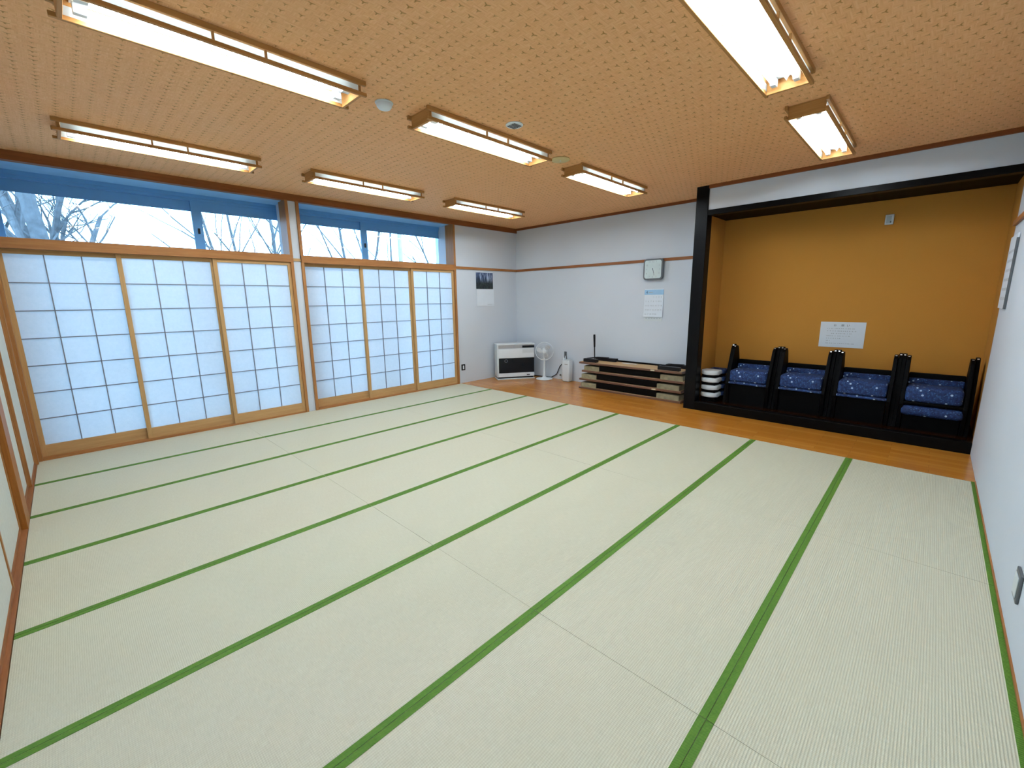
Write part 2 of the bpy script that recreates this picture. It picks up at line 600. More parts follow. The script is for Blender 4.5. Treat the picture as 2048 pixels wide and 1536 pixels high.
def joined_text(name, items, mat, parent):
    """items: list of (text, size, matrix); all in one mesh part"""
    bm = bmesh.new()
    for body, size, mw in items:
        me = text_mesh(name, body, size, mat, parent, mw)
        bm.from_mesh(me)
        bpy.data.meshes.remove(me)
    me = bpy.data.meshes.new(name)
    bm.to_mesh(me)
    bm.free()
    me.materials.append(mat)
    o = bpy.data.objects.new(name, me)
    COL.objects.link(o)
    o.parent = parent
    return o

# text facing -x (on far wall): text right = -y, up = z
def face_mx(y, z, x=0.0):
    return Matrix(((0, 0, -1, x), (-1, 0, 0, y), (0, 1, 0, z), (0, 0, 0, 1)))

# ================================================================== SETTING
# floor slab under everything
struct('floor', MB().box(-0.3, 8.1, -0.3, 8.05, -0.20, -0.03), M['subfloor'], 'bare floor slab under mats and boards', 'floor')
struct('floor_boards', MB().prism([(XT, 0), (XA, 0), (XA, 2.9), (XF, 2.9), (XF, W), (XT, W)], 'z', -0.03, 0.0), M['plank'],
       'strip of glossy brown plank flooring beyond the mats', 'floor')
struct('ceiling', MB().box(-0.3, 8.1, -0.3, W, H, H + 0.12), M['ceil'],
       'tan woven-pattern ceiling with small dark marks', 'ceiling')

# --- window wall: white pieces
struct('wall_window_column', MB().box(2.875, 2.985, W, 7.72, 0, 3.10), M['wall'], 'narrow white wall column between the two window bays', 'wall')
struct('wall_window_right', MB().box(5.88, XF, W, 7.72, 0, H), M['wall'], 'pale wall between the windows and the far corner', 'wall')
struct('wall_window_left', MB().box(-0.3, 0.0, W + 0.02, 7.72, 0, H), M['wall'], 'wall end left of the first window bay', 'wall')
struct('ceiling_window_soffit', MB().box(0.0, 6.3, W + 0.06, 8.0, 3.10, H + 0.1), M['soffit'], 'soffit above the recessed windows, coloured with blue daylight', 'soffit')
struct('wall_far', MB().box(XF, XF + 0.12, YP1, W, 0, H), M['wall'], 'pale grey far wall with the clock', 'wall')
struct('wall_far_return', MB().box(XA + 0.17, XF, 3.02, YP1, 0, H), M['wall'], 'pale side of the wall behind the alcove post', 'wall')
struct('wall_right', MB().box(-0.3, XA, -0.14, 0, 0, H), M['wall'], 'pale right wall beside the last row of mats', 'wall')
struct('wall_near', MB().box(-0.3, -0.18, -0.3, 8.0, 0, H), M['wall'], 'wall behind the sliding doors on the left', 'wall')
# wall segment above alcove
struct('wall_above_alcove', MB().box(XA + 0.02, XA + 0.12, 0.0, YP0, 2.86, H), M['wall'], 'white wall band above the alcove lintel', 'wall')

# --- alcove
struct('wall_alcove_back', MB().box(XB, XB + 0.1, -0.1, 3.1, 0, H), M['ochre'], 'ochre sand-plaster back wall of the alcove', 'wall')
struct('wall_alcove_left', MB().box(XA + 0.17, XB, 2.98, 3.02, 0.0, H), M['ochre'], 'ochre left side wall of the alcove', 'wall')
struct('wall_alcove_right', MB().box(XA, XB, -0.14, -0.02, 0.0, H), M['ochre'], 'ochre right side wall of the alcove', 'wall')
struct('ceiling_alcove', MB().box(XA + 0.12, XB, -0.02, 2.98, 2.84, 2.88), M['black_matt'], 'ceiling of the alcove, coloured black to deepen the shade', 'ceiling')  # black colour stands in for the deep shade at the alcove top
struct('trim_alcove_post', MB().box(XA, XA + 0.17, YP0, YP1, 0, H, 0.006), M['black_wood'], 'black lacquered square alcove post from floor to ceiling', 'post')
struct('trim_alcove_lintel', MB().box(XA, XA + 0.12, 0.0, YP0, 2.79, 2.862, 0.004), M['black_wood_y'], 'black lintel beam across the alcove', 'beam')
struct('trim_alcove_sill', MB().box(XA, XA + 0.10, 0.0, YP0, 0, 0.125, 0.006), M['black_wood_y'], 'black front board of the alcove floor', 'board')
struct('floor_alcove', MB().box(XA + 0.10, XB, -0.02, 2.98, 0.06, 0.115), M['dark_platform'], 'dark red-brown raised alcove floor', 'floor')
struct('trim_alcove_edge', MB().box(XA, XA + 0.05, -0.03, 0.0, 0.0, 2.79), M['trim_z'], 'thin brown edge strip at the right end of the alcove', 'trim')

# --- ceiling trims
struct('trim_ceiling_window', MB().box(0, XF, W - 0.03, W + 0.06, 3.095, H), M['beam_x'], 'brown ceiling beam above the windows', 'trim')
struct('trim_ceiling_far', MB().box(XF - 0.03, XF, YP1, W - 0.03, 3.145, H), M['beam_y'], 'brown ceiling strip along the far wall', 'trim')
struct('trim_ceiling_alcove', MB().box(XA - 0.01, XA + 0.02, 0.0, YP0, 3.142, H), M['beam_y'], 'brown ceiling strip above the alcove', 'trim')
struct('trim_ceiling_right', MB().box(0, XA, 0, 0.03, 3.145, H), M['trim_x'], 'brown ceiling strip along the right wall', 'trim')
# --- picture rails
struct('trim_rail_window', MB().box(5.88, XF, W - 0.022, W, 2.278, 2.325), M['trim_x'], 'brown wall rail right of the windows', 'trim')
struct('trim_rail_far', MB().box(XF - 0.022, XF, YP1, W - 0.022, 2.278, 2.325), M['trim_y'], 'brown wall rail along the far wall behind the clock', 'trim')
struct('trim_rail_right', MB().box(0, XA, 0, 0.022, 2.30, 2.345), M['trim_x'], 'brown wall rail on the right wall', 'trim')
struct('trim_rail_column', MB().box(2.875, 2.985, W - 0.015, W, 2.262, 2.302), M['sugi_x'], 'short wood rail across the white column between the bays', 'trim')
struct('trim_base_right', MB().box(0, XT, -0.01, 0.008, 0.0, 0.012), M['trim_x'], 'thin brown strip at the foot of the right wall', 'trim')

# --- window bays: jambs, head rail (kamoi), bottom track
for n, (xa, xb) in enumerate([(0.0, 2.875), (2.985, 5.88)]):
    wd = 0.04
    struct('trim_head_rail_%d' % (n + 1), MB().box(xa, xb, W - 0.035, W + 0.13, 2.245, 2.35, 0.003), M['trim_x'],
           'thick brown rail over the %s shoji bay' % ('left' if n == 0 else 'right'), 'rail')
    struct('trim_track_%d' % (n + 1), MB().box(xa, xb, W - 0.02, W + 0.13, -0.02, 0.02), M['trim_x'],
           'bottom track under the %s shoji bay' % ('left' if n == 0 else 'right'), 'track')
    for q, (a, b) in enumerate(((xa, xa + wd), (xb - wd, xb))):
        struct('trim_jamb_%d' % (2 * n + q + 1), MB().box(a, b, W - 0.03, W + 0.22, 0, 3.10), M['trim_z'],
               'upright brown %s jamb of the %s window bay' % ('left' if q == 0 else 'right', 'left' if n == 0 else 'right'), 'jamb')

# --- aluminium windows (outer skin), full height, deep behind the shoji
def window(n, xa, xb, xm, lab, post_right):
    t = thing('window_%d' % n, lab, 'window', (0, 0, 0), kind='structure')
    y0, y1 = 7.74, 7.86
    f = MB()
    f.box(xa, xb, y0, y1, 3.055, 3.10)
    f.box(xa, xb, y0 + 0.02, y1, 3.02, 3.055)
    f.box(xa, xb, y0, y1, 0.0, 0.06)
    f.box(xa, xa + 0.05, y0, y1, 0.0, 3.10)
    f.box(xb - 0.05, xb, y0, y1, 0.0, 3.10)
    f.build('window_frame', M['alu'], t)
    # sashes
    s = MB()
    for (a, b, yo) in ((xa + 0.05, xm + 0.06, 0.075), (xm - 0.06, xb - 0.05, 0.03)):
        z0, z1 = 0.06, 3.03
        top = 2.90
        s2 = MB()
        lw, rw = (0.05, 0.06) if yo > 0.05 else (0.11, 0.06)
        s2.box(a, a + lw, y0 + yo, y0 + yo + 0.03, z0, z1)
        s2.box(b - rw, b, y0 + yo, y0 + yo + 0.03, z0, z1)
        s2.box(a + lw, b - rw, y0 + yo, y0 + yo + 0.03, top, z1)
        s2.box(a + lw, b - rw, y0 + yo, y0 + yo + 0.03, z0, z0 + 0.1)
        s2.box(a + lw, b - rw, y0 + yo - 0.005, y0 + yo, top - 0.012, top + 0.006)
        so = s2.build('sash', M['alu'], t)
        g = MB().box(a + lw, b - rw, y0 + yo + 0.012, y0 + yo + 0.018, z0 + 0.1, top)
        g.build('window_pane', M['glass'], so)
        if yo < 0.05:
            MB().box(a + 0.045, a + 0.07, y0 + yo - 0.02, y0 + yo, 2.60, 2.67, 0.004).build('latch', M['blackp'], so)
    s.b.free()
    return t
window(1, 0.02, 3.09, 1.88, 'tall window, frame coloured with blue daylight, seen above the left shoji bay', True)
window(2, 3.09, 6.15, 4.29, 'tall window, frame coloured with blue daylight, seen above the right shoji bay', True)
struct('wall_window_return', MB().box(5.88, 6.3, 7.72, 7.88, 0, H), M['wall'], 'wall return beside the right window frame', 'wall')
struct('wall_window_end', MB().box(-0.3, 0.02, 7.72, 7.9, 0, H), M['wall'], 'wall return beside the left window frame', 'wall')
struct('trim_window_sill', MB().box(0.0, 6.15, W + 0.13, 7.74, -0.02, 0.01), M['sugi_x'], 'narrow board between shoji and outer window', 'sill')

# --- left wall doors (fusuma) and posts
struct('trim_door_track', MB().box(-0.06, -0.002, 0.0, W - 0.03, -0.03, 0.006), M['trim_y'], 'brown sliding door track along the left edge of the mats', 'track')
struct('trim_corner_post', MB().box(-0.06, 0.012, 7.14, 7.26, 0, H), M['trim_z'], 'brown corner post beside the first shoji screen', 'post')
struct('trim_door_post', MB().box(-0.06, 0.0, 5.2, 5.45, 0, H), M['post_o'], 'broad orange-brown post between the sliding doors on the left', 'post')
def fusuma(n, y0, y1, x, label):
    d = thing('door_%d' % n, label, 'sliding door', (x, (y0 + y1) / 2, 0.006), kind='structure')
    h = (y1 - y0) / 2
    MB().box(-0.02, -0.006, -h + 0.03, h - 0.03, 0.03, 2.25).build('door_panel', M['fusuma'], d)
    for a_ in (-h, h - 0.03):
        MB().box(-0.025, 0.0, a_, a_ + 0.03, 0, 2.28).build('stile', M['trim_z'], d)
    for z_ in (0.0, 2.25):
        MB().box(-0.025, 0, -h + 0.03, h - 0.03, z_, z_ + 0.03).build('rail', M['trim_y'], d)
    return d
fusuma(1, 6.33, 7.14, -0.012, 'white sliding door on the left wall, next to the shoji corner')
fusuma(2, 5.45, 6.33, -0.035, 'sliver of white sliding door behind the broad orange-brown post')
fusuma(3, 4.2, 5.2, -0.035, 'white sliding door in front of the broad orange-brown post')
fusuma(4, 3.2, 4.2, -0.02, 'nearest visible white sliding door at the left picture edge')
struct('wall_left', MB().prism([(-0.14, -0.3), (-0.03, -0.3), (-0.03, 3.2), (-0.062, 3.2), (-0.062, 7.3), (-0.14, 7.3)], 'z', 0.0, H), M['wall'], 'pale left wall behind the sliding doors', 'wall')
struct('wall_left_upper', MB().box(-0.062, -0.03, 3.2, 5.2, 2.30, H), M['wall'], 'pale wall above the near sliding doors', 'wall')
struct('wall_left_upper_far', MB().box(-0.062, -0.03, 5.45, 7.14, 2.30, H), M['wall'], 'pale wall above the far sliding doors', 'wall')

# ================================================================== TATAMI MATS
XS = [0.0, 1.975, 3.95, XT]
ordw = ['first', 'second', 'third', 'fourth', 'fifth', 'sixth', 'seventh', 'eighth']
colw = ['at its left wall end', 'in its middle', 'at its plank floor end']
mat0 = {}
HW = 0.029
for c in range(3):
    L = XS[c + 1] - XS[c]
    for r in range(8):
        yc = W - 0.91 * (r + 0.5)
        lab = 'green-bordered tatami mat in the %s row from the windows, %s' % (ordw[r], colw[c])
        if r == 1:
            src = mat0[c]
        if r <= 1:
            # first row has no border against the windows; build row 0 and the common mat
            t = thing('tatami_mat', lab, 'tatami mat', (XS[c], yc, -0.03), group='tatami mats covering the floor')
            MB().box(0.0012, L - 0.0012, -0.4538, 0.4538, 0, 0.0285).build('mat_body', M['tatami'], t)
            for s in (-1, 1):
                if r == 0 and s == 1: continue
                a, b = sorted((s * 0.4539, s * (0.4539 - HW)))
                MB().box(0.0012, L - 0.0012, a, b, 0.0285, 0.0302, 0.0005, 1).build('border_cloth', M['heri'], t)
            mat0[c] = t
        else:
            dup(mat0[c], (XS[c], yc, -0.03), label=lab)

# ================================================================== SHOJI SCREENS
def shoji(x0, x1, ytrack, label, first=None):
    if first:
        return dup(first, (x0, ytrack, 0.02), label=label)
    Wd = x1 - x0
    t = thing('shoji_screen', label, 'shoji screen', (x0, ytrack, 0.02), group='paper shoji screens in the window bays')
    z1 = 2.225
    st, tr, brl = 0.045, 0.045, 0.13
    MB().box(0, st, 0, 0.03, 0, z1, 0.002, 1).build('stile', M['sugi'], t)
    MB().box(Wd - st, Wd, 0, 0.03, 0, z1, 0.002, 1).build('stile', M['sugi'], t)
    MB().box(st, Wd - st, 0.001, 0.029, z1 - tr, z1).build('top_rail', M['sugi_x'], t)
    MB().box(st, Wd - st, 0.001, 0.029, 0, brl).build('bottom_rail', M['sugi_x'], t)
    k = MB()
    for i in range(1, 3):
        x = st + (Wd - 2 * st) * i / 3
        k.box(x - 0.005, x + 0.005, 0.006, 0.018, brl, z1 - tr)
    for i in range(1, 7):
        z = brl + (z1 - tr - brl) * i / 7
        k.box(st, Wd - st, 0.006, 0.018, z - 0.005, z + 0.005)
    k.build('lattice', M['lattice'], t)
    MB().box(st, Wd - st, 0.019, 0.0205, brl, z1 - tr).build('paper', M['shoji'], t)
    return t
sj = shoji(0.035, 0.995, W + 0.075, 'white paper shoji screen, leftmost of the left bay, against the corner post')
shoji(0.945, 0, W + 0.035, 'white paper shoji screen, middle one of the left bay', sj)
shoji(1.88, 0, W - 0.005, 'white paper shoji screen of the left bay beside the white column', sj)
shoji(3.02, 0, W + 0.075, 'white paper shoji screen of the right bay beside the white column', sj)
shoji(3.93, 0, W + 0.035, 'white paper shoji screen, middle one of the right bay', sj)
shoji(4.875, 0, W - 0.005, 'white paper shoji screen of the right bay next to the picture calendar wall', sj)

# ================================================================== CEILING LAMPS
def lamp(loc, label):
    L, Wd, h = 1.50, 0.30, 0.10
    t = thing('ceiling_lamp', label, 'ceiling lamp', loc, group='wood-framed fluorescent ceiling lamps')
    # origin: ceiling height, corner x0,y0 of the frame
    for y in (0.0, Wd - 0.022):
        MB().box(-0.03, L + 0.03, y, y + 0.022, -0.032, 0.0, 0.002, 1).build('upper_rail', M['lamp_x'], t)
        MB().box(-0.03, L + 0.03, y, y + 0.022, -h, -h + 0.024, 0.002, 1).build('lower_rail', M['lamp_x'], t)
        MB().box(0.022, L - 0.022, y + (0.019 if y == 0 else 0.001), y + (0.021 if y == 0 else 0.003), -h + 0.020, -0.028).build('side_panel', M['acryl'], t)
        for k in (0.41, 0.59):
            MB().box(L * k - 0.006, L * k + 0.006, y + 0.004, y + 0.018, -h + 0.024, -0.032).build('mullion', M['lamp_y'], t)
    for x in (0.0, L - 0.022):
        MB().box(x, x + 0.022, 0.022, Wd - 0.022, -h, 0.0, 0.002, 1).build('end_board', M['lamp_y'], t)
    prof = [(0.024, -0.006), (0.276, -0.006), (0.276, -0.012), (0.20, -0.03), (0.165, -0.03), (0.15, -0.055), (0.135, -0.03), (0.10, -0.03), (0.024, -0.012)]
    MB().prism(prof, 'x', 0.055, L - 0.055).build('reflector', M['reflector'], t)
    for y in (0.082, 0.218):
        tb = MB().tube([(0.115, y, -0.062), (L - 0.115, y, -0.062)], 0.0165, 14).build('fluorescent_tube', M['tube'], t, True)
        for xa_ in (0.06, L - 0.115):
            MB().box(xa_, xa_ + 0.055, y - 0.018, y + 0.018, -0.082, -0.03, 0.004).build('tube_holder', M['white'], tb)
    return t
lx = [0.61, 2.69, 4.79]
ly = [5.83, 3.53, 1.24]
lab = {(0, 0): 'wood-framed fluorescent lamp nearest the left windows and the left wall',
       (0, 1): 'wood-framed fluorescent lamp in the middle of the row along the windows',
       (0, 2): 'wood-framed fluorescent lamp of the window row nearest the far corner',
       (1, 0): 'wood-framed fluorescent lamp at top left, near end of the middle row',
       (1, 1): 'wood-framed fluorescent lamp in the ceiling centre beside the round vent',
       (1, 2): 'wood-framed fluorescent lamp at the far end of the middle row, toward the clock wall',
       (2, 1): 'wood-framed fluorescent lamp cut by the top picture edge, right side of the ceiling',
       (2, 2): 'wood-framed fluorescent lamp right in front of the alcove'}
first = None
for (r, c), lb in lab.items():
    p = (lx[c], ly[r], H)
    if first is None:
        first = lamp(p, lb)
    else:
        dup(first, p, label=lb)
# the ninth of the grid hangs just behind the camera and lights the near corner
dup(first, (lx[0], ly[2], H), label='wood-framed fluorescent lamp over the near right corner, out of the picture')

# ceiling fittings
d = thing('smoke_detector', 'white domed smoke detector on the ceiling left of the centre lamp', 'smoke detector', (2.40, 3.74, H))
MB().lathe([(0.055, 0), (0.06, -0.01), (0.058, -0.03), (0.045, -0.045), (0.02, -0.052)], 32).build('housing', M['white'], d, True)
MB().lathe([(0.068, 0.0), (0.070, -0.004), (0.066, -0.010)], 32).build('base_ring', M['offwhite'], d, True)
MB().box(0.02, 0.03, -0.005, 0.005, -0.047, -0.040).build('indicator', M['darkgrey'], d)
d = thing('ceiling_vent', 'small round white ceiling vent behind the centre lamp', 'vent', (3.44, 3.33, H))
MB().lathe([(0.075, 0), (0.078, -0.006), (0.07, -0.012), (0.0601, -0.012)], 32).build('vent_plate', M['white'], d, True)
g = MB()
for k in range(-2, 3):
    g.box(-0.045, 0.045, k * 0.02 - 0.004, k * 0.02 + 0.004, -0.017, -0.012)
g.build('slot', M['darkgrey'], d)
d = thing('round_ceiling_plate', 'cream round ceiling plate between the centre lamp and the far middle lamp', 'ceiling plate', (4.50, 3.64, H))
MB().lathe([(0.10, 0), (0.105, -0.008), (0.095, -0.014), (0.01, -0.016)], 36).build('cover', plain('cream_plate', (0.62, 0.50, 0.24), 0.6), d, True)
MB().lathe([(0.008, -0.0155), (0.009, -0.020), (0.004, -0.022)], 16).build('screw', M['offwhite'], d, True)

# ================================================================== WALL THINGS
# picture calendar on window wall (faces -y). local: x right, z up
t = thing('picture_calendar', 'hanging calendar with a dark blue waterfall picture above a white page', 'calendar', (6.41, W - 0.004, 1.555))
MB().box(0.0, 0.47, -0.003, 0, 0.345, 0.675).build('calendar_picture', M['photo'], t)
MB().box(0.005, 0.49, -0.006, -0.002, 0.0, 0.34).build('page', M['paperw'], t)
MB().box(0.0, 0.47, -0.004, -0.001, 0.675, 0.69).build('top_strip', M['paperw'], t)
MB().box(0.455, 0.462, -0.0072, -0.006, 0.018, 0.036).box(0.30, 0.43, -0.0068, -0.006, 0.022, 0.028).build('printed_mark', M['inkl'], t)
# outlet
t = thing('wall_outlet', 'black-framed power outlet low on the wall right of the shoji', 'outlet', (6.0, W, 0.26))
MB().box(-0.05, 0.05, -0.008, 0, 0, 0.125, 0.003).build('cover_plate', M['blackp'], t)
MB().box(-0.018, 0.018, -0.012, -0.008, 0.025, 0.10, 0.002).build('socket', M['white'], t)
t = thing('wall_outlet', 'small outlet behind the white humidifier with a plug in it', 'outlet', (XF, 6.0, 0.06))
MB().box(-0.008, 0.0, -0.04, 0.04, 0, 0.12, 0.003).build('cover_plate', M['offwhite'], t)
MB().box(-0.04, -0.008, -0.015, 0.015, 0.02, 0.05, 0.004).build('plug', M['darkgrey'], t)

# clock on far wall (faces -x); local origin bottom centre, y to the left in picture
t = thing('wall_clock', 'square wall clock with rounded dark frame and pale face, hung on the rail', 'clock', (XF - 0.022, 4.0, 1.975), rot=(0, math.radians(0), 0))
def rrect(w_, h_, r, n=5):
    p = []
    for cx, cz, a0 in ((w_ / 2 - r, h_ - r, 0), (-w_ / 2 + r, h_ - r, PI / 2), (-w_ / 2 + r, r, PI), (w_ / 2 - r, r, 1.5 * PI)):
        for k in range(n + 1):
            a = a0 + PI / 2 * k / n
            p.append((cx + r * math.cos(a), cz + r * math.sin(a)))
    return p
CW = 0.35
MB().prism(rrect(CW, CW, 0.05), 'x', -0.05, 0.0, 0.006).build('clock_case', M['darkgrey'], t)
def shift(p, dz): return [(a, b + dz) for a, b in p]
MB().prism(shift(rrect(CW - 0.05, CW - 0.05, 0.035), 0.025), 'x', -0.054, -0.049).build('clock_face', plain('pale_clock_face', (0.62, 0.72, 0.72), 0.5), t)
its = []
pos = {12: (0, .125), 1: (.062, .125), 2: (.112, .068), 3: (.115, 0), 4: (.112, -.068), 5: (.062, -.122), 6: (0, -.125), 7: (-.062, -.122), 8: (-.112, -.068), 9: (-.115, 0), 10: (-.112, .068), 11: (-.062, .125)}
for n_, (a, b) in pos.items():
    its.append((str(n_), 0.038, face_mx(-a, CW / 2 + b, -0.0545)))
joined_text('numerals', its, M['inkl'], t)
cz = CW / 2
def hand(ang, ln, wd_):
    dy, dz = -math.sin(ang), math.cos(ang)
    py, pz = dz, -dy
    pts = [(-dy * 0.02 + py * wd_, cz - dz * 0.02 + pz * wd_), (-dy * 0.02 - py * wd_, cz - dz * 0.02 - pz * wd_), (dy * ln - py * wd_ * .5, cz + dz * ln - pz * wd_ * .5), (dy * ln + py * wd_ * .5, cz + dz * ln + pz * wd_ * .5)]
    MB().prism(pts, 'x', -0.058, -0.056).build('clock_hand', M['inkd'], t)
hand(math.radians(5.46 * 30), 0.075, 0.005)
hand(math.radians(27.5 * 6), 0.105, 0.0035)

# month calendar under the clock
t = thing('month_calendar', 'white month calendar with pale blue heading hanging under the clock', 'calendar', (XF - 0.003, 3.99, 1.27), rot=(0, 0, 0))
wv = MB()
# slightly curling page
zz = [0.075, 0.15, 0.25, 0.35, 0.45, 0.555]
xo = [-0.022, -0.016, -0.012, -0.007, -0.004, -0.003]
poly = [(x, z) for x, z in zip(xo, zz)] + [(x + 0.002, z) for x, z in list(zip(xo, zz))[::-1]]
MB().prism(poly, 'y', -0.175, 0.175).build('page', M['paperw'], t)
MB().box(-0.004, -0.001, -0.165, 0.165, 0.0, 0.10).build('next_page', M['offwhite'], t)
MB().box(-0.0058, -0.0032, -0.175, 0.175, 0.455, 0.54).build('blue_heading', M['inkb'], t)
def cx(z):
    for i in range(len(zz) - 1):
        if zz[i] <= z <= zz[i + 1]:
            f = (z - zz[i]) / (zz[i + 1] - zz[i])
            return xo[i] + f * (xo[i + 1] - xo[i])
    return xo[-1]
its = []
d_ = 1
for r in range(5):
    z = 0.415 - r * 0.073
    for c in range(7):
        if r == 0 and c < 3: continue
        if d_ > 30: break
        its.append((str(d_), 0.034, face_mx(0.14 - c * 0.0465, z, cx(z) - 0.001)))
        d_ += 1
joined_text('printed_dates', its, M['inkl'], t)
joined_text('month_number', [('4', 0.065, face_mx(0.13, 0.495, -0.0065))], M['inknavy'], t)
hb = MB()
for k in range(3):
    hb.box(-0.0062, -0.0058, 0.095 - 0.02 - k * 0.024, 0.095 - k * 0.024, 0.487, 0.503)
for k in range(6):
    hb.box(-0.0046, -0.004, 0.14 - k * 0.05 - 0.03, 0.14 - k * 0.05, 0.045, 0.058)
hb.build('printed_line', M['inkl'], t)

# notice in alcove (faces -x) on ochre wall
t = thing('paper_notice', 'white paper notice on the ochre alcove wall above the chairs', 'notice', (XB - 0.004, 1.34, 0.965), rot=(0, 0, 0))
MB().box(-0.002, 0.0, -0.25, 0.25, 0.0, 0.348).build('sheet', M['paperw'], t)
joined_text('title', [('お', 0.034, face_mx(0.085, 0.30, -0.0026)), ('願', 0.034, face_mx(0.0, 0.30, -0.0026)), ('い', 0.036, face_mx(-0.06, 0.30, -0.0026))], M['inkd'], t)
random.seed(3)
tl = MB()
for r, (a, b) in enumerate([(0.17, -0.14), (0.17, -0.16), (0.12, -0.10), (0.17, -0.08), (0.17, 0.02), (0.17, 0.12), (0.17, -0.13)]):
    y = a
    z = 0.258 - r * 0.034
    while y > b:
        l = random.uniform(0.006, 0.016)
        tl.box(-0.0026, -0.002, y - l, y, z - 0.004, z + 0.004)
        y -= l + random.uniform(0.004, 0.02)
tl.build('printed_line', M['inkl'], t)
# small control box in alcove
t = thing('control_box', 'small white switch box high on the ochre alcove wall', 'switch', (XB, 1.01, 2.54))
MB().box(-0.03, 0.0, -0.042, 0.042, 0, 0.12, 0.005).build('housing', M['offwhite'], t)
MB().box(-0.033, -0.03, -0.02, 0.028, 0.015, 0.10, 0.002).build('cover_panel', plain('grey_blue_panel', (0.42, 0.50, 0.52), 0.5), t)
MB().box(-0.035, -0.033, -0.022, -0.008, 0.02, 0.04).build('button', M['darkgrey'], t)

# calendar on the right wall (faces +y)
t = thing('wall_calendar', 'white month calendar on the right wall, seen nearly edge-on by the alcove', 'calendar', (6.60, 0.003, 1.53))
MB().box(-0.27, 0.26, 0.0, 0.012, 0.0, 0.66, 0.001, 1).build('page', M['paperw'], t)
MB().box(-0.272, -0.262, 0.0, 0.016, 0.0, 0.62).build('edge_shadow', M['darkgrey'], t)  # dark strip painted as the shadow along the sheet's near edge
tl = MB()
for r in range(6):
    for c in range(7):
        tl.box(-0.22 + c * 0.062, -0.195 + c * 0.062, 0.0121, 0.0128, 0.08 + r * 0.085, 0.105 + r * 0.085)
tl.build('printed_dates', M['inkl'], t)
# outlet right wall
t = thing('wall_outlet', 'outlet plate low on the right wall at the picture edge', 'outlet', (3.40, 0.0, 0.225))
MB().box(-0.06, 0.06, 0.0, 0.012, 0, 0.145, 0.004).build('cover_plate', M['darkgrey'], t)
MB().box(-0.045, 0.045, 0.012, 0.016, 0.02, 0.125, 0.003).build('socket', M['offwhite'], t)

# ================================================================== HEATER
A_ = Vector((6.655, 6.945, 0)); B_ = Vector((7.335, 6.50, 0))
ua = (B_ - A_).normalized()
ang = math.atan2(ua.y, ua.x)
Lh = (B_ - A_).length
t = thing('kerosene_heater', 'white floor heater with black glass front standing across the corner', 'heater', A_, ang)
# local x along the front (left to right), local y = back
MB().box(-0.005, Lh + 0.005, 0.0, 0.34, 0.0, 0.022, 0.006).build('base_tray', M['offwhite'], t)
MB().box(0.02, Lh - 0.02, 0.045, 0.32, 0.022, 0.05).build('plinth', M['blackp'], t)
body = MB().box(0.0, Lh, 0.03, 0.33, 0.05, 0.735, 0.008)
body.build('body', M['offwhite'], t, True)
MB().box(-0.006, Lh + 0.006, 0.02, 0.335, 0.735, 0.76, 0.008).build('top_plate', M['white'], t, True)
MB().box(0.03, Lh - 0.01, 0.022, 0.03, 0.665, 0.728).build('grey_band', M['greyband'], t)
cp = MB().box(0.545, 0.81, 0.014, 0.022, 0.672, 0.715, 0.003).build('control_display', M['glassblack'], t)
MB().box(0.035, Lh - 0.005, 0.018, 0.03, 0.46, 0.655, 0.004).build('upper_panel', M['white'], t)
MB().box(0.55, 0.80, 0.0165, 0.018, 0.56, 0.64).build('flap', M['offwhite'], t)
MB().box(0.035, Lh - 0.005, 0.016, 0.03, 0.14, 0.455, 0.003).build('glass_window', M['glassblack'], t)
MB().torus(0.03, 0.003, (0, 0, 0), 'z', 24, 6).build('round_mark', M['greyband'], t, loc=(0.19, 0.014, 0.40), rot=(PI / 2, 0, 0))
MB().box(0.03, Lh - 0.005, 0.016, 0.03, 0.055, 0.135, 0.003).build('lower_panel', M['white'], t)
MB().box(0.64, 0.71, 0.0145, 0.016, 0.075, 0.10).build('name_plate', M['darkgrey'], t)

# ================================================================== FAN
t = thing('desk_fan', 'white standing fan with a round wire guard beside the heater', 'fan', (7.40, 6.285, 0), math.radians(2))
f_yaw = math.atan2(6.285 - CAM[1], 7.40 - CAM[0])
t.rotation_euler = (0, 0, f_yaw)
# local x points away from the viewer
MB().lathe([(0.172, 0.0), (0.178, 0.010), (0.165, 0.022), (0.06, 0.034), (0.035, 0.06)], 40).build('base', M['white'], t, True)
MB().tube([(0, 0, 0.03), (0, 0, 0.12), (0, 0, 0.40), (0.0, 0, 0.56)], [0.034, 0.026, 0.017, 0.017], 16).build('pole', M['white'], t, True)
MB().lathe([(0.03, 0.02), (0.055, 0.04), (0.06, 0.10), (0.045, 0.15), (0.02, 0.16)], 24, (0, 0, 0.60), 'x').build('motor_housing', M['white'], t, True)
gd = MB()
gd.torus(0.187, 0.006, (-0.03, 0, 0.60), 'x', 48, 8)
for rr, off in ((0.15, -0.055), (0.11, -0.068), (0.07, -0.074)):
    gd.torus(rr, 0.0012, (off, 0, 0.60), 'x', 40, 4)
for k in range(48):
    a = 2 * PI * k / 48
    cs, sn = math.cos(a), math.sin(a)
    gd.tube([(-0.076, 0.035 * cs, 0.60 + 0.035 * sn), (-0.062, 0.13 * cs, 0.60 + 0.13 * sn), (-0.03, 0.187 * cs, 0.60 + 0.187 * sn)], 0.0010, 4)
    gd.tube([(-0.03, 0.187 * cs, 0.60 + 0.187 * sn), (0.02, 0.15 * cs, 0.60 + 0.15 * sn), (0.04, 0.05 * cs, 0.60 + 0.05 * sn)], 0.0010, 4)
gd.build('wire_guard', M['white'], t)
MB().lathe([(0.0005, -0.090), (0.03, -0.088), (0.046, -0.078), (0.046, -0.070)], 24, (0, 0, 0.60), 'x').build('hub_cap', M['white'], t, True)
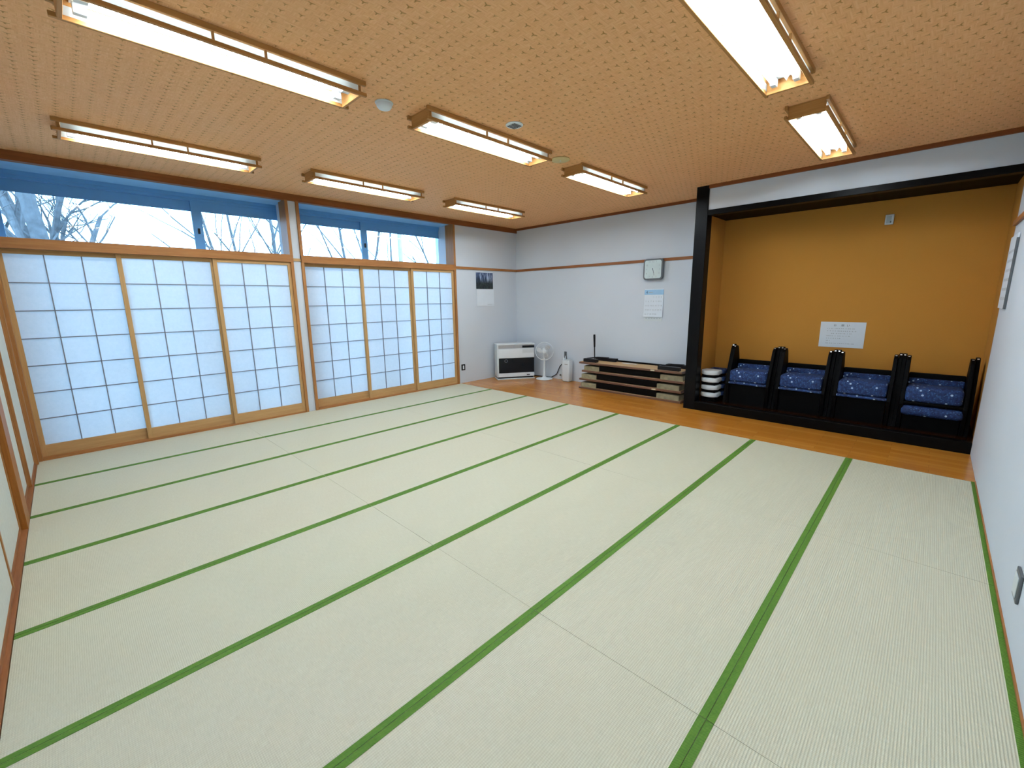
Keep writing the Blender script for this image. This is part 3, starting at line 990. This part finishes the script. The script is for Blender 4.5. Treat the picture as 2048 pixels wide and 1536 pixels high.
for k in range(3):
    b = MB()
    n0 = []
    for i in range(7):
        fr_ = i / 6
        rr = 0.03 + fr_ * 0.13
        aw = 0.95 * math.sin(PI * min(1, 0.25 + fr_ * 0.6))
        row = []
        for j in range(5):
            a = 2 * PI * k / 3 + (j / 4 - 0.5) * aw + fr_ * 0.25
            row.append(b.b.verts.new(Vector((-0.03 + (j / 4 - 0.5) * 0.045, rr * math.cos(a), 0.60 + rr * math.sin(a)))))
        n0.append(row)
    for i in range(6):
        for j in range(4):
            b.b.faces.new((n0[i][j], n0[i][j + 1], n0[i + 1][j + 1], n0[i + 1][j]))
    o = b.build('fan_blade', M['fanblade'], t, True)
    sm = o.modifiers.new('thick', 'SOLIDIFY'); sm.thickness = 0.002

# ================================================================== HUMIDIFIER
t = thing('humidifier', 'white upright humidifier with a tapered body standing right of the fan', 'humidifier', (7.50, 5.755, 0), math.radians(-4))
bm_ = MB()
ring = []
for z, sx, sy in ((0.0, 0.062, 0.088), (0.02, 0.068, 0.096), (0.25, 0.072, 0.102), (0.40, 0.075, 0.108), (0.43, 0.070, 0.104)):
    rr = []
    for k in range(32):
        a = 2 * PI * k / 32
        c_, s_ = math.cos(a), math.sin(a)
        q = 0.45
        rr.append(bm_.b.verts.new(Vector((sx * math.copysign(abs(c_) ** q, c_), sy * math.copysign(abs(s_) ** q, s_), z + 0.012))))
    ring.append(rr)
for i in range(len(ring) - 1):
    for k in range(32):
        bm_.b.faces.new((ring[i][k], ring[i][(k + 1) % 32], ring[i + 1][(k + 1) % 32], ring[i + 1][k]))
bm_.b.faces.new(ring[0][::-1]); bm_.b.faces.new(ring[-1])
bm_.build('body', M['white'], t, True)
MB().box(-0.05, 0.05, -0.075, 0.075, 0.0, 0.013).build('foot', M['darkgrey'], t)
MB().lathe([(0.05, 0.44), (0.055, 0.452), (0.04, 0.462), (0.012, 0.464)], 24, (0, -0.03, 0)).build('lid', M['offwhite'], t, True)
MB().prism([(0.045, 0.30), (0.098, 0.30), (0.106, 0.47), (0.092, 0.515), (0.075, 0.47)], 'x', -0.03, 0.03, 0.005).build('spout', M['white'], t, True)
MB().box(-0.078, -0.070, -0.07, 0.01, 0.355, 0.37, 0.002).build('water_gauge', M['greyband'], t)
h = MB()
h.box(-0.012, 0.012, 0.025, 0.08, 0.53, 0.615, 0.004)
h.tube([(0, 0.072, 0.55), (0, 0.088, 0.45)], 0.009, 8).tube([(0, 0.035, 0.55), (0, 0.012, 0.44)], 0.009, 8)
h.build('carry_handle', M['darkgrey'], t)
t = MB().tube([(7.58, 6.78, 0.012), (7.590, 6.50, 0.010), (7.592, 6.25, 0.016), (7.588, 6.10, 0.10), (7.59, 6.02, 0.27), (7.58, 5.93, 0.36), (7.57, 5.885, 0.38)], 0.009, 8).build('power_cord', M['blackp'], None, True)
tag(t, 'black power cord running from behind the heater up to the humidifier', 'cord')

# ================================================================== STACKED LOW TABLES
def low_table(loc, label, top=False, rz=0.0):
    """upside-down low table: board at the bottom, leg frame folded on it. local y 0..L runs away along the wall toward the window"""
    L, D = 1.97, 0.46
    t = thing('low_table', label, 'low table', loc, rz, group='folded low tables in the stack')
    MB().box(0, D, 0, L, 0.0, 0.034, 0.004).build('table_top', M['tabletop'], t)
    MB().box(0.02, D - 0.02, 0.02, L - 0.02, 0.034, 0.037).build('underside', M['tableunder'], t)
    if not top:
        for y0, y1 in ((L - 0.37, L - 0.04), (0.04, 0.42)):
            MB().prism([(0.02, y0), (D - 0.02, y0), (D - 0.02, y1), (0.02, y1)], 'z', 0.036, 0.118, 0.003).build('end_apron', M['tableblock'], t)
        for xa_ in (0.025, D - 0.08):
            MB().box(xa_, xa_ + 0.055, 0.42, L - 0.37, 0.046, 0.148, 0.004).build('folded_leg', M['black_wood_y'], t)
    else:
        for y0, y1, sgn in ((L - 0.48, L - 0.08, 1), (0.06, 0.42, -1)):
            b = MB().box(0.02, 0.11, y0 + (0.12 if sgn > 0 else 0), y1, 0.036, 0.10, 0.006)
            b.build('leg_bracket', M['blackp'], t)
            MB().box(D - 0.13, D - 0.03, y0 - (0.1 if sgn > 0 else 0), y1 - (0.06 if sgn > 0 else 0), 0.036, 0.095, 0.006).build('leg_bracket', M['blackp'], t)
            b = MB()
            b.tube([(0.07, y1 - 0.05, 0.10), (0.22, y0 + 0.22, 0.115), (D - 0.09, y0 + 0.06, 0.10)], 0.010, 6)
            b.build('brace_rod', M['blackp'], t)
        MB().box(D - 0.045, D - 0.02, 0.42, L - 0.5, 0.036, 0.065).build('folded_leg', M['black_wood_y'], t)
        MB().tube([(0.36, L - 0.11, 0.06), (0.36, L - 0.10, 0.28), (0.36, L - 0.10, 0.29), (0.36, L - 0.09, 0.50), (0.36, L - 0.09, 0.525)], [0.010, 0.010, 0.016, 0.021, 0.018], 12).build('upright_leg', M['blackp'], t, True)
        MB().box(0.30, 0.35, 0.95, 1.25, 0.036, 0.0375).build('label_sheet', M['paperw'], t)
    return t
tx, ty = 7.09, 3.20
low_table((tx, ty, 0.0), 'brown low table lying upside down on the planks, bottom of the stack')
t3 = low_table((tx + 0.02, ty + 0.01, 0.158), 'brown low table, second from the bottom of the stack')
MB().box(-0.002, 0.0, 0.43, 0.50, 0.006, 0.026).build('paper_label', M['tape'], t3)
dup_src = low_table((tx + 0.035, ty - 0.035, 0.316), 'low table with a thin edge, third from the bottom of the stack')
t5 = low_table((tx + 0.01, ty + 0.01, 0.474), 'topmost low table, upside down with black leg brackets and one leg upright', True)
MB().box(-0.002, 0.0, 0.46, 0.53, 0.008, 0.028).build('paper_label', M['tape'], t5)

# ================================================================== ALCOVE CHAIRS
def chair(yc, label, low=False):
    z0 = 0.115
    t = thing('low_armchair', label, 'chair', (7.12, yc, z0), group='low armchairs in the alcove')
    # local x = toward back wall
    hw = 0.325
    fz = 0.30 if not low else 0.17
    MB().prism([(0.05, 0), (0.085, 0), (0.085, fz - 0.03), (0.5, fz - 0.03), (0.5, fz), (0.05, fz)], 'y', -hw + 0.09, hw - 0.09).build('front_panel', M['black_matt'], t)
    # seat cushion front
    MB().box(0.0, 0.34, -0.235, 0.24, 0.335, 0.51, 0.035, 4).build('seat_cushion', M['blue'], t, True)
    MB().box(0.01, 0.36, -0.25, 0.25, 0.30, 0.335, 0.012).build('seat_base', M['blue'] if not low else M['black_matt'], t, True)
    MB().box(0.345, 0.40, -0.24, 0.24, 0.47, 0.565, 0.015, 3).build('back_cushion', M['blue'], t, True)
    MB().box(0.40, 0.44, -0.243, 0.243, 0.30, 0.625, 0.01).build('back_rail', M['black_matt'], t)
    for s in (-1, 1):
        poly1 = [(0.0, 0.30), (0.04, 0.0), (0.46, 0.0), (0.46, 0.55), (0.36, 0.80), (0.32, 0.84), (0.24, 0.84), (0.18, 0.80), (0.10, 0.60)]
        poly2 = [(0.04, 0.0), (0.50, 0.0), (0.50, 0.58), (0.40, 0.80), (0.36, 0.855), (0.29, 0.855), (0.24, 0.80), (0.14, 0.50)]
        y1 = s * 0.262
        y2 = s * 0.302
        sf = MB().prism(poly1, 'y', y1 - 0.018, y1 + 0.018, 0.005).build('side_frame', M['black_matt'], t)
        sf2 = MB().prism(poly2, 'y', y2 - 0.018, y2 + 0.018, 0.005).build('side_frame', M['black_matt'], t)
        MB().prism([(0.190, 0.775), (0.198, 0.775), (0.238, 0.835), (0.230, 0.838)], 'y', y1 - 0.009, y1 + 0.009).build('metal_glide', M['chrome'], sf)
        MB().prism([(0.25, 0.785), (0.258, 0.785), (0.288, 0.845), (0.28, 0.85)], 'y', y2 - 0.009, y2 + 0.009).build('metal_glide', M['chrome'], sf2)
    return t
c1 = chair(2.275, 'black low armchair with blue flecked cushion, leftmost in the alcove beside the stacked stools')
dup(c1, (7.12, 1.63, 0.115), label='black low armchair with blue flecked cushion, second from the left in the alcove')
dup(c1, (7.12, 0.985, 0.115), label='black low armchair with blue flecked cushion, third from the left, under the notice')
chair(0.345, 'black low armchair with a second blue cushion below it, rightmost in the alcove', True)
cu = MB().box(-0.27, 0.25, -0.27, 0.27, 0.0, 0.115, 0.045, 4).build('floor_cushion', M['blue'], None, True)
cu.location = (7.375, 0.345, 0.115 + 0.171)
cu.scale = (1, 0.97, 1)
tag(cu, 'flat blue flecked cushion lying under the seat of the rightmost alcove chair', 'cushion')

# stack of four legless cushioned stools
first = None
nm = ['bottom', 'second from bottom', 'third from bottom', 'topmost']
for k in range(4):
    loc = (7.02 + 0.004 * k, 2.785 + 0.004 * k, 0.115 + 0.112 * k + 0.025)
    lb = 'white-fronted low stool with blue cover, %s in the stack by the post' % nm[k]
    if first is None:
        t = thing('stacked_stool', lb, 'stool', loc, math.radians(-3), group='low stools stacked in the alcove')
        # front white half-round, rest blue
        def stad(xa, xb, r, n=14):
            p = [(xb, -r), (xb, r)]
            for i in range(n + 1):
                a = PI / 2 + PI * i / n
                p.append((xa + r * math.cos(a) * 0.8, r * math.sin(a)))
            return p
        MB().prism(stad(0.10, 0.25, 0.125), 'z', 0.045, 0.112, 0.02).build('white_front', M['white'], t, True)
        MB().box(0.24, 0.50, -0.145, 0.12, 0.045, 0.105, 0.02, 3).build('blue_cover', M['blue'], t, True)
        MB().box(0.05, 0.46, -0.10, 0.10, 0.0, 0.05, 0.005).build('black_base', M['black_wood_y'], t)
        first = t
    else:
        dup(first, loc, label=lb)
bp_ = MB().box(7.06, 7.52, 2.66, 2.87, 0.115, 0.14).build('dark_board', M['black_wood_y'])
tag(bp_, 'flat dark board under the stacked stools in the alcove', 'board')

# ================================================================== OUTSIDE
tag(MB().box(-30, 40, 7.95, 60, -0.6, -0.45).build('ground', M['ground']), 'open ground outside the windows', 'ground', kind='structure')
def tree(base, stems, seed, label, twig=(5, 3, 2, 1)):
    rnd = random.Random(seed)
    b = MB()
    def grow(p, d, r, ln, lvl):
        pts = [p]
        rs = [r]
        n = 5
        q = Vector(p)
        dd = Vector(d)
        for i in range(n):
            dd = (dd + Vector((rnd.uniform(-1, 1), rnd.uniform(-1, 1), rnd.uniform(-0.4, 0.8))) * (0.10 + 0.03 * lvl)).normalized()
            q = q + dd * ln / n
            pts.append(q.copy())
            rs.append(r * (1 - 0.55 * (i + 1) / n))
        b.tube(pts, rs, 7 if lvl < 2 else 4, cap=True)
        if lvl >= 4 or r < 0.006: return
        nb = twig[lvl]
        for k in range(nb):
            f = rnd.uniform(0.25, 1.0)
            i = min(n - 1, int(f * n))
            pp = pts[i].lerp(pts[i + 1], f * n - i if f * n - i < 1 else 1)
            base_d = (pts[i + 1] - pts[i]).normalized()
            side = Vector((rnd.uniform(-1, 1), rnd.uniform(-1, 1), rnd.uniform(-0.1, 0.5))).normalized()
            nd = (base_d * 0.75 + side * 0.85).normalized()
            grow(pp, nd, rs[i] * rnd.uniform(0.38, 0.6), ln * rnd.uniform(0.38, 0.62), lvl + 1)
    for (dx, dy, dz, r, ln) in stems:
        grow(Vector((0, 0, 0)), Vector((dx, dy, dz)).normalized(), r, ln, 0)
    o = b.build('bare_tree', M['bark'])
    o.location = base
    tag(o, label, 'tree', group='bare trees outside the windows')
    return o
tree((0.50, 12.3, -0.5), [(-0.02, 0.0, 1, 0.17, 6.5)], 11, 'thick bare tree trunk, right one of the pair at the left window edge', (10, 6, 4, 2))
tree((0.95, 13.6, -0.5), [(-0.32, 0.0, 1, 0.17, 6.5)], 5, 'thick bare tree leaning left at the left window edge', (8, 5, 4, 2))
tree((4.1, 13.5, -0.5), [(-0.22, 0, 1, 0.055, 4.6), (-0.05, 0.1, 1, 0.05, 4.9)], 21, 'slim bare tree in the middle of the left bay window')
tree((4.9, 13.2, -0.5), [(-0.10, 0.0, 1, 0.07, 5.0), (0.12, 0.1, 1, 0.06, 5.0), (0.0, 0, 1, 0.05, 4.6)], 8, 'slim bare tree with several stems beside the white column')
tree((6.9, 13.4, -0.5), [(-0.05, 0.0, 1, 0.065, 5.0), (0.1, 0, 1, 0.05, 4.8)], 17, 'slim bare tree beside the middle frame of the right bay window')
tree((8.5, 14.0, -0.5), [(0.03, 0.0, 1, 0.05, 4.6), (-0.18, 0, 1, 0.045, 4.6)], 31, 'thin bare tree left of the pole in the right bay window')
tree((11.4, 14.2, -0.5), [(-0.06, 0.0, 1, 0.07, 5.4), (-0.22, 0, 1, 0.05, 5.2)], 44, 'bare tree near the right end of the right bay window')
p = MB().tube([(0, 0, 0), (0, 0, 8)], 0.07, 12).build('utility_pole', M['concrete'], None, True)
p.location = (8.45, 13.3, -0.5)
tag(p, 'plain upright utility pole outside the right bay window', 'pole')
